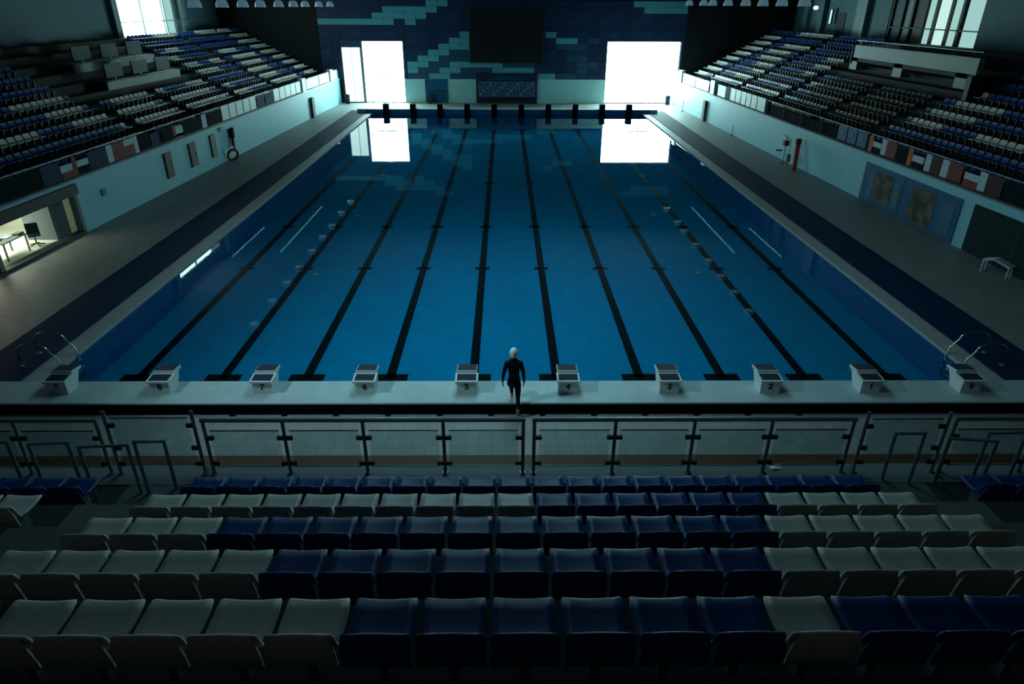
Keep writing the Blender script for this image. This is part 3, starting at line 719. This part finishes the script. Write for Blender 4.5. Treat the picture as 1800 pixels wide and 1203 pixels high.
for s, nm in ((-1,'left'),(1,'right')):
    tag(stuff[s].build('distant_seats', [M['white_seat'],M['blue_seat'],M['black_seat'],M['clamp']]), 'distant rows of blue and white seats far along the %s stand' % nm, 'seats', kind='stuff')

# press desks on the left stand
for off, u0, u1, l, i in ((5.0,26.0,34.7,'lower',0),(6.75,26.2,35.1,'upper',1)):
    r = int((off-V0)/RUN); zt = tread(r)
    d = empty('press_desk', (XL(u0)-off, u0, zt), label='%s long press desk with three blue grey screens on the left stand' % l, cat='desk')
    part(d, wquad(-1,u0,u1,zt,zt+.42,off-.1,off+.05), 'front', M['column'])
    part(d, wquad(-1,u0,u1,zt+.42,zt+.47,off-.14,off+.35), 'top', M['ledge'])
    for k in range(3):
        a = u0+.35+k*2.85
        part(d, wquad(-1,a,a+1.75,zt+.62,zt+1.35,off+.06,off+.14), 'screen', M['screen'])
        part(d, wquad(-1,a+.8,a+.95,zt+.46,zt+.63,off+.08,off+.13), 'screen_foot', M['clamp'])

# ================================================================== UPPER WALLS, WINDOWS, BALCONY
UX = 28.0
ulw = MB()
for u0,u1,z0,z1 in ((2,38.6,6.2,13),(48.2,57,6.2,13),(38.6,48.2,12.2,13),(38.6,48.2,6.2,6.6)): ulw.box(-UX-.4,-UX,u0,u1,z0,z1)
uw = struct('wall_upper_left', ulw, M['upper_wall'], label='blue grey upper wall behind the left stand')
for u in (37.9, 49.0): MB().box(-UX,-UX+.35,u-.35,u+.35,6.5,13).build('pilaster', M['column'], uw)
w3 = struct('window_3', MB().box(-UX-.15,-UX-.05,38.6,38.75,6.6,12.2).box(-UX-.15,-UX-.05,48.05,48.2,6.6,12.2).box(-UX-.15,-UX-.05,38.6,48.2,12.05,12.2).box(-UX-.15,-UX-.05,38.6,48.2,6.6,6.7), M['frame'], label='tall blown out window above the left stand')
MB().box(-UX-.3,-UX-.28,38.6,46.2,6.6,12.2).build('daylight_pane', M['daylight_top'], w3)
MB().box(-UX-.3,-UX-.28,46.3,48.2,6.6,12.2).build('daylight_pane', M['daylight_dim'], w3)
for u in (42.4, 46.25): MB().box(-UX-.16,-UX-.04,u-.06,u+.06,6.6,12.2).build('mullion', M['frame'], w3)
# balustrade in front of that window
bal = empty('balustrade', (-UX+.45, 38, tread(ROWS)), label='thin barred balustrade in front of the tall upper window', cat='railing')
MB().tube([(0,0,1.0),(0,12.5,1.0)], .03, 6).build('top_rail', M['steel'], bal)
for k in range(36): MB().tube([(0,.1+k*.35,0),(0,.1+k*.35,1.0)], .014, 5).build('bar', M['steel'], bal)
# right upper wall with glazing
urw = MB()
for u0,u1,z0,z1 in ((2,28.8,6.2,13),(39.5,57,6.2,13),(28.8,39.5,11.2,13),(28.8,39.5,6.2,6.7)): urw.box(UX,UX+.4,u0,u1,z0,z1)
uwr = struct('wall_upper_right', urw, M['upper_wall'], label='blue grey upper wall behind the right stand')
for u, wd in ((43.2,.8),(50.6,.5),(53.8,.4)): MB().box(UX-.4,UX,u-wd,u+wd,6.6,13).build('pilaster', M['column'] if u < 45 else M['upper_wall'], uwr)
MB().box(UX-.06,UX-.001,46.4,47.8,6.8,8.6).build('door_leaf', M['board_navy'], uwr)
w4 = struct('window_4', MB().box(UX+.05,UX+.2,28.8,39.5,6.65,6.8).box(UX+.05,UX+.2,28.8,39.5,11.1,11.25), M['frame_dark'], label='row of tall window panes behind the right balcony')
for u0,u1,mt in ((29.0,30.7,'daylight_dim'),(31.3,32.1,'daylight_dim'),(32.3,33.7,'d2'),(34.0,34.9,'daylight_dim'),(35.3,36.4,'brown'),(36.9,37.7,'column'),(38.1,39.2,'upper_wall')):
    mm = M.get(mt) or emit_mat('daylight_pane_mid', (.60,.92,.84), .95)
    MB().box(UX+.2,UX+.22,u0,u1,7.75,11.1).build('pane', mm, w4); MB().box(UX+.2,UX+.22,u0,u1,6.8,7.68).build('pane', mm, w4)
for u in (28.85,31.0,32.2,33.85,35.1,36.65,37.9,39.4): MB().box(UX+.05,UX+.3,u-.12,u+.12,6.7,11.2).build('mullion', M['frame_dark'], w4)
MB().box(UX+.05,UX+.25,28.8,39.5,7.68,7.75).build('transom', M['frame_dark'], w4)
sl = empty('wall_lamp', (UX-.45, 48.4, 7.7), label='bright upright strip lamp on the right upper wall', cat='lamp')
MB().box(.05,.2,-.16,.16,0,1.15).build('case', M['lamp_shell'], sl); MB().box(.02,.05,-.12,.12,.05,1.1).build('tube', emit_mat('strip_glow', (.6,.9,.9), 1.2), sl)
sl = empty('wall_lamp', (UX-.45, 51.8, 8.85), label='small bright round lamp high on the right upper wall', cat='lamp')
MB().box(.1,.45,-.1,.1,.05,.15).build('arm', M['lamp_shell'], sl); MB().lathe([(0,-.16),(.16,-.12),(.22,0),(.16,.12),(0,.16)], 12, (.05,0,.1)).build('globe', emit_mat('globe_glow', (.8,1,1), 3), sl, True)
# balcony parapet
bc = empty('balcony', (XR(29)+5.6, 29, 5.2), label='pale concrete balcony parapet over the dark right stand', cat='balcony')
def bpart(nm, m, *b): part(bc, MB().box(*b), nm, m)
bpart('parapet', M['column'], 23.6,23.9,21.3,34.9,5.95,6.72)
bpart('slab', M['conc_dark'], 23.6,27.9,21.3,34.9,5.72,5.95)
bpart('end_wall', M['column'], 23.6,27.9,34.6,34.95,5.55,6.72)
for u in (34.4, 28.7, 22.4): bpart('bracket', M['column'], 23.6,24.2,u-.5,u+.5,5.2,5.95)
part(bc, MB().tube([(23.75,21.4,7.0),(23.75,34.8,7.0)], .025, 6), 'hand_rail', M['steel'])
for k in range(8): 
    u = 22+k*1.75; part(bc, MB().tube([(23.75,u,6.7),(23.75,u,7.0)], .02, 6), 'rail_post', M['chrome'])
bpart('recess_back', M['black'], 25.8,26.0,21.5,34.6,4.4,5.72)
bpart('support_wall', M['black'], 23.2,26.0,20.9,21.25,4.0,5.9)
# ceiling
struct('ceiling', MB().box(-29,29,-22,57.4,13,13.2), M['ceiling'], label='dark hall ceiling')
# high bay lamps
def bay(x, y, z, l):
    o = empty('high_bay_lamp', (x,y,z), label=l, cat='lamp', group='high bay lamps in rows above the pool sides')
    MB().lathe([(.08,.42),(.16,.41),(.26,.34),(.32,.20),(.34,.05),(.345,0),(.325,0),(.30,.18),(.14,.32),(0,.33)], 14).build('shade', M['acrylic'], o, True)
    MB().lathe([(0,.02),(.20,.03),(.24,.10),(.12,.22),(0,.22)], 12).build('bulb', M['lamp_glow'], o, True)
    MB().box(-.09,.09,-.09,.09,.41,.66).build('ballast', M['clamp'], o)
    MB().tube([(0,0,.64),(0,0,13.0-z)], .015, 5).build('rod', M['clamp'], o)
    if y > 33: spot('bay_light', (x,y,z-.05), (x*.15,y-1.5,0), 230, 120, 1.0, (.36,.84,1.0), .22)
for i, (y, z) in enumerate(((23.2,8.95),(26.9,8.95),(30.2,8.95),(33.4,8.95),(37.3,8.96),(40.9,8.96),(44.2,8.96),(48.5,8.96),(52.6,8.97))):
    bay(-16, y, z-.12, 'high bay lamp in the left ceiling row, %s from the near end' % nth(i+1))
for i, (y, z) in enumerate(((25.7,9.15),(29.0,9.16),(32.2,9.16),(35.6,9.17),(39.6,9.18),(43.6,9.19),(46.3,9.19),(51.0,9.2))):
    bay(16, y, z-.12, 'high bay lamp in the right ceiling row, %s from the near end' % nth(i+1))
for s in (-1, 1):
    for x, y0, y1, l in ((19.6,40,55,'inner'),(23.3,39,47.5,'outer')):  # unseen lamps added to draw reflected streaks on the water
        o = empty('streak_lamp', (s*x,(y0+y1)/2,10.05), label='added unseen strip lamp, %s one above the %s stand' % (l, 'left' if s < 0 else 'right'), cat='lamp')
        hl = (y1-y0)/2
        MB().box(-.06,.06,-hl,hl,.03,.10).build('rail', M['lamp_shell'], o)
        MB().tube([(0,-hl+.1,0),(0,hl-.1,0)], .035, 8).build('tube', M['strip'], o)
        for k in range(3): MB().tube([(0,(k-1)*hl*.8,.1),(0,(k-1)*hl*.8,2.95)], .012, 5).build('wire', M['clamp'], o)
sk = struct('window_5', MB().box(ROOF_LIGHT[0]-ROOF_LIGHT[3]/2-.2,ROOF_LIGHT[0]-ROOF_LIGHT[3]/2,ROOF_LIGHT[1]-ROOF_LIGHT[4]/2-.2,ROOF_LIGHT[1]+ROOF_LIGHT[4]/2+.2,12.6,13).box(ROOF_LIGHT[0]+ROOF_LIGHT[3]/2,ROOF_LIGHT[0]+ROOF_LIGHT[3]/2+.2,ROOF_LIGHT[1]-ROOF_LIGHT[4]/2-.2,ROOF_LIGHT[1]+ROOF_LIGHT[4]/2+.2,12.6,13)
    .box(ROOF_LIGHT[0]-ROOF_LIGHT[3]/2,ROOF_LIGHT[0]+ROOF_LIGHT[3]/2,ROOF_LIGHT[1]-ROOF_LIGHT[4]/2-.2,ROOF_LIGHT[1]-ROOF_LIGHT[4]/2,12.6,13).box(ROOF_LIGHT[0]-ROOF_LIGHT[3]/2,ROOF_LIGHT[0]+ROOF_LIGHT[3]/2,ROOF_LIGHT[1]+ROOF_LIGHT[4]/2,ROOF_LIGHT[1]+ROOF_LIGHT[4]/2+.2,12.6,13), M['frame'], label='added roof light frame above the near half of the pool')  # frame added around the unseen roof light
# added key lamp that lights the pool (unseen, under the roof)
for i, (loc, tgt, e, ang, bl) in enumerate(ADDED_KEYLIGHTS):
    o = empty('keylight', loc, label='floodlight added unseen under the roof by the near stand', cat='lamp')
    dirv = (Vector(tgt)-Vector(loc)).normalized()
    q = dirv.to_track_quat('-Z','Y').to_matrix().to_4x4()
    h_ = MB().lathe([(0,.45),(.2,.42),(.32,.2),(.36,.06),(.36,.05)], 14).build('housing', M['lamp_shell'], o, True); h_.matrix_local = q
    b_ = MB().box(-.05,.05,-.05,.05,.3,.85).build('bracket', M['clamp'], o)
    spot('keylight_beam', loc, tgt, e, ang, bl, (.62, .92, 1.0), .55)

# ================================================================== POOL LADDERS
for s, l in ((-1,'left'),(1,'right')):
    o = empty('pool_ladder', (s*12.5, 1.75, floor_z), label='chrome pool ladder rails at the near %s corner' % l, cat='ladder')
    for dy in (-.38, .38):
        pts = [(s*1.05,dy,0),(s*1.05,dy,.42)]+[(s*(.62+.43*math.cos(a)),dy,.42+.26*math.sin(a)) for a in [math.pi*k/8 for k in range(1,8)]]+[(s*.19,dy,.42),(s*.02,dy,.2),(-s*.06,dy,-.2),(-s*.06,dy,-.75)]
        MB().tube(pts, .024, 8).build('rail', M['chrome'], o, True)
        MB().lathe([(0,0),(.07,0),(.06,.02),(0,.02)], 10, (s*1.05,dy,0)).build('foot_plate', M['steel'], o)
    for z in (-.2,-.45,-.7): MB().box(-s*.06-.05,-s*.06+.05,-.38,.38,z-.02,z+.02).build('step', M['chrome'], o)

# ================================================================== NEAR GLASS RAILING
RY = -6.80; RZ = 2.765
def railing(posts, label, top=True, h=.94, gtop=3.52, gbot=2.90, ends=True, cl=(3.40,)):
    o = empty('glass_railing', ((posts[0]+posts[-1])/2, RY, RZ), label=label, cat='railing'); ox = o.location.x
    for x in posts:
        p = MB().tube([(x-ox,0,.0),(x-ox,0,h)], .026, 8); p.lathe([(0,0),(.055,0),(.05,.015),(0,.015)], 10, (x-ox,0,0)); p.build('post', M['steel'], o, False)
    if top: MB().tube([(posts[0]-ox-.03,0,h),(posts[-1]-ox+.03,0,h)], .033, 8).build('top_rail', M['steel'], o)
    for a, b in zip(posts[:-1], posts[1:]):
        MB().box(a-ox+.075,b-ox-.075,-.006,.006,gbot-RZ,gtop-RZ).build('glass_panel', M['glass'], o)
        g = MB().box(a-ox+.075,b-ox-.075,-.008,.008,gtop-RZ,gtop-RZ+.012); g.build('glass_edge', M['clamp'], o)
        MB().box(a-ox+.075,b-ox-.075,-.008,.008,gbot-RZ-.012,gbot-RZ).build('glass_edge', M['steel'], o)
        for z in cl+(2.95,):
            for x in (a+.06, b-.06): MB().box(x-ox-.05,x-ox+.05,-.02,.02,z-RZ-.03,z-RZ+.03).build('clamp', M['clamp'], o)
    return o
railing([-4.62,-3.49,-2.35,-1.20,-.05], 'glass railing with steel posts left of the middle gap')
railing([.11,1.28,2.42,3.54,4.72], 'glass railing with steel posts right of the middle gap')
railing([-9.7,-8.5,-7.3,-6.13], 'glass railing section beyond the left aisle')
railing([6.2,7.4,8.6,9.8], 'glass railing section beyond the right aisle')
railing([-5.99,-4.75], 'tall glass gate panel at the foot of the left aisle', False, 1.10, 3.74, 2.95, cl=(3.62,3.23))
railing([4.90,6.08], 'tall glass gate panel at the foot of the right aisle', False, 1.06, 3.70, 2.95, cl=(3.58,3.20))
# steel hoops
hoops = [((-5.04,-7.13),(-5.38,-7.24),'left aisle hoop handrail beside the first white seats'),((-5.50,-7.22),(-6.06,-7.36),'wide steel hoop handrail in front of the left gate panel'),((-6.35,-7.16),(-6.78,-7.29),'steel hoop handrail left of the left aisle'),((-7.19,-7.14),(-7.6,-7.26),'steel hoop handrail at the left frame edge'),
         ((5.25,-6.98),(5.59,-7.08),'narrow steel hoop handrail in the right aisle'),((5.95,-7.1),(6.48,-7.28),'wide steel hoop handrail right of the right aisle'),((6.59,-6.98),(7.05,-7.06),'steel hoop handrail at the right frame edge')]
for (ax,ay),(bx_,by),l in hoops:
    o = empty('hoop_handrail', ((ax+bx_)/2,(ay+by)/2,2.75), label=l, cat='handrail'); c = o.location
    za, zb = .83, .90
    MB().tube([(ax-c.x,ay-c.y,za),(bx_-c.x,by-c.y,zb)], .024, 8).build('top_bar', M['steel'], o)
    MB().tube([(ax-c.x,ay-c.y,0),(ax-c.x,ay-c.y,za+.02)], .024, 8).build('leg', M['steel'], o)
    MB().tube([(bx_-c.x,by-c.y,0),(bx_-c.x,by-c.y,zb+.02)], .024, 8).build('leg', M['steel'], o)
pc = MB(); pc.hexa([(3.70,-6.76,2.766),(3.86,-6.74,2.766),(3.85,-6.64,2.766),(3.69,-6.66,2.766),(3.70,-6.76,2.79),(3.86,-6.74,2.775),(3.85,-6.64,2.80),(3.69,-6.66,2.775)])
tag(pc.build('paper_slip', M['cap']), 'small white paper slip lying at the foot of the right railing', 'paper')
for x, l in ((-4.685,'left'),(4.81,'right')):
    tag(MB().extr([(-6.95,2.76),(-6.62,2.76),(-6.95,3.0)], 'x', x-.006, x+.006).build('gusset_plate', M['column']), 'pale triangular gusset at the %s end of the glass railing' % l, 'bracket')

# ================================================================== PERSON
def make_person():
    V = []; E = []; RAD = []
    def v(x, y, z, r, link=None):
        V.append((x,y,z)); RAD.append(r if isinstance(r, tuple) else (r,r))
        if link is not None: E.append((link, len(V)-1))
        return len(V)-1
    pel = v(-.09,-1.05,.98,(.135,.105))
    wst = v(-.09,-1.04,1.14,(.125,.095),pel)
    che = v(-.10,-1.01,1.34,(.155,.11),wst)
    upc = v(-.10,-.99,1.47,(.13,.095),che)
    nk = v(-.10,-.97,1.565,.055,upc)
    h1 = v(-.10,-.95,1.64,.070,nk); h2 = v(-.10,-.945,1.73,.088,h1); h3 = v(-.10,-.95,1.79,.062,h2)
    v(-.10,-.845,1.70,.016,h2)                           # nose
    hands = []
    for s, sx, ex, wx in ((-1,-.265,-.335,-.365),(1,.065,.130,.150)):
        sh = v(sx,-1.0,1.475,.068,upc)
        el = v(ex,-1.03,1.22,.050,sh); fo = v((ex+wx)/2,-1.02,1.12,.043,el)
        wr = v(wx,-.99,1.0,.030,fo); pm = v(wx,-.98,.945,(.022,.036),wr)
        kn = v(wx,-.975,.905,(.018,.036),pm)
        for dy, ln in ((-.032,.062),(-.011,.078),(.011,.082),(.032,.070)):
            a = v(wx-s*.004,-.975+dy,.875,.0095,kn); b = v(wx-s*.014,-.97+dy,.875-ln*.5,.009,a); v(wx-s*.028,-.965+dy,.875-ln*.85,.008,b)
        t = v(wx-s*.018,-.94,.94,.011,pm); v(wx-s*.026,-.925,.905,.009,t)
    # right leg: rear, pushing off the deck
    hp = v(.0,-1.06,.92,.100,pel); th = v(.0,-1.08,.76,.082,hp); kn = v(.0,-1.10,.60,.060,th)
    cf = v(.005,-1.20,.45,.058,kn); an = v(.0,-1.275,.275,.037,cf)
    hl = v(.0,-1.295,.235,.036,an); bl = v(.005,-1.18,.145,.034,an)
    for k, dx in enumerate((-.030,-.013,.004,.019,.033)): v(.005+dx,-1.115-.008*k,.122,.013-.001*k,bl)
    # left leg: stepping up on the platform
    hp = v(-.18,-1.02,.93,.100,pel); th = v(-.175,-.86,.90,.085,hp); kn = v(-.165,-.70,.87,.062,th)
    cf = v(-.15,-.80,.70,.058,kn); an = v(-.14,-.89,.505,.037,cf)
    hl = v(-.14,-.915,.462,.036,an); bl = v(-.145,-.77,.455,.033,an)
    for k, dx in enumerate((.030,.013,-.004,-.019,-.033)): v(-.145+dx,-.695-.008*k,.437,.013-.001*k,bl)
    base = Vector((-.08,-1.1,floor_z))
    me = bpy.data.meshes.new('person'); me.from_pydata([tuple(Vector(p)-base) for p in V], E, [])
    o = bpy.data.objects.new('t', me); COL.objects.link(o)
    o.modifiers.new('s', 'SKIN'); sub = o.modifiers.new('u', 'SUBSURF'); sub.levels = 2; sub.render_levels = 2
    for i, d in enumerate(me.skin_vertices[0].data): d.radius = RAD[i]; d.use_root = (i == 0)
    dg = bpy.context.evaluated_depsgraph_get(); bm = bpy.data.meshes.new_from_object(o.evaluated_get(dg))
    bpy.data.objects.remove(o)
    bm.materials.clear(); bm.materials.append(M['suit']); bm.materials.append(M['skin'])
    for p in bm.polygons:
        c = p.center+base; p.use_smooth = True
        skin = (c.z > 1.60) or (c.z < .985 and abs(c.x+.10) > .20 and c.z > .7) or (c.z < .37 and c.y < -1.0) or (c.z < .58 and c.y > -1.0)
        p.material_index = 1 if skin else 0
    per = obj('person', bm, None, base)
    tag(per, 'barefoot person in black suit and white swim cap stepping up to the pool', 'person')
    cap = MB(); n = 20; rings = 12; c = Vector((-.10,-.945,1.715))-base
    vs = []; fs = []
    for j in range(rings+1):
        a = math.pi*j/rings
        for k in range(n):
            b = 2*math.pi*k/n
            x, y, z = .100*math.sin(a)*math.cos(b), .118*math.sin(a)*math.sin(b), .132*math.cos(a)
            vs.append((c.x+x, c.y+y, c.z+z))
    for j in range(rings):
        for k in range(n):
            q_ = (j*n+k, j*n+(k+1)%n, (j+1)*n+(k+1)%n, (j+1)*n+k)
            m_ = sum((Vector(vs[i]) for i in q_), Vector())/4-c
            if m_.z < .045 and m_.y > .035: continue          # opening for the face
            fs.append((q_[0],q_[3],q_[2],q_[1]))
    cap.add(vs, fs); cap.build('swim_cap', M['cap'], per, True)
    for s in (-1,1): MB().lathe([(0,-.012),(.012,0),(0,.012)], 8, (c.x+s*.032,c.y+.093,c.z+.005)).build('eye', M['ink'], per, True)
make_person()
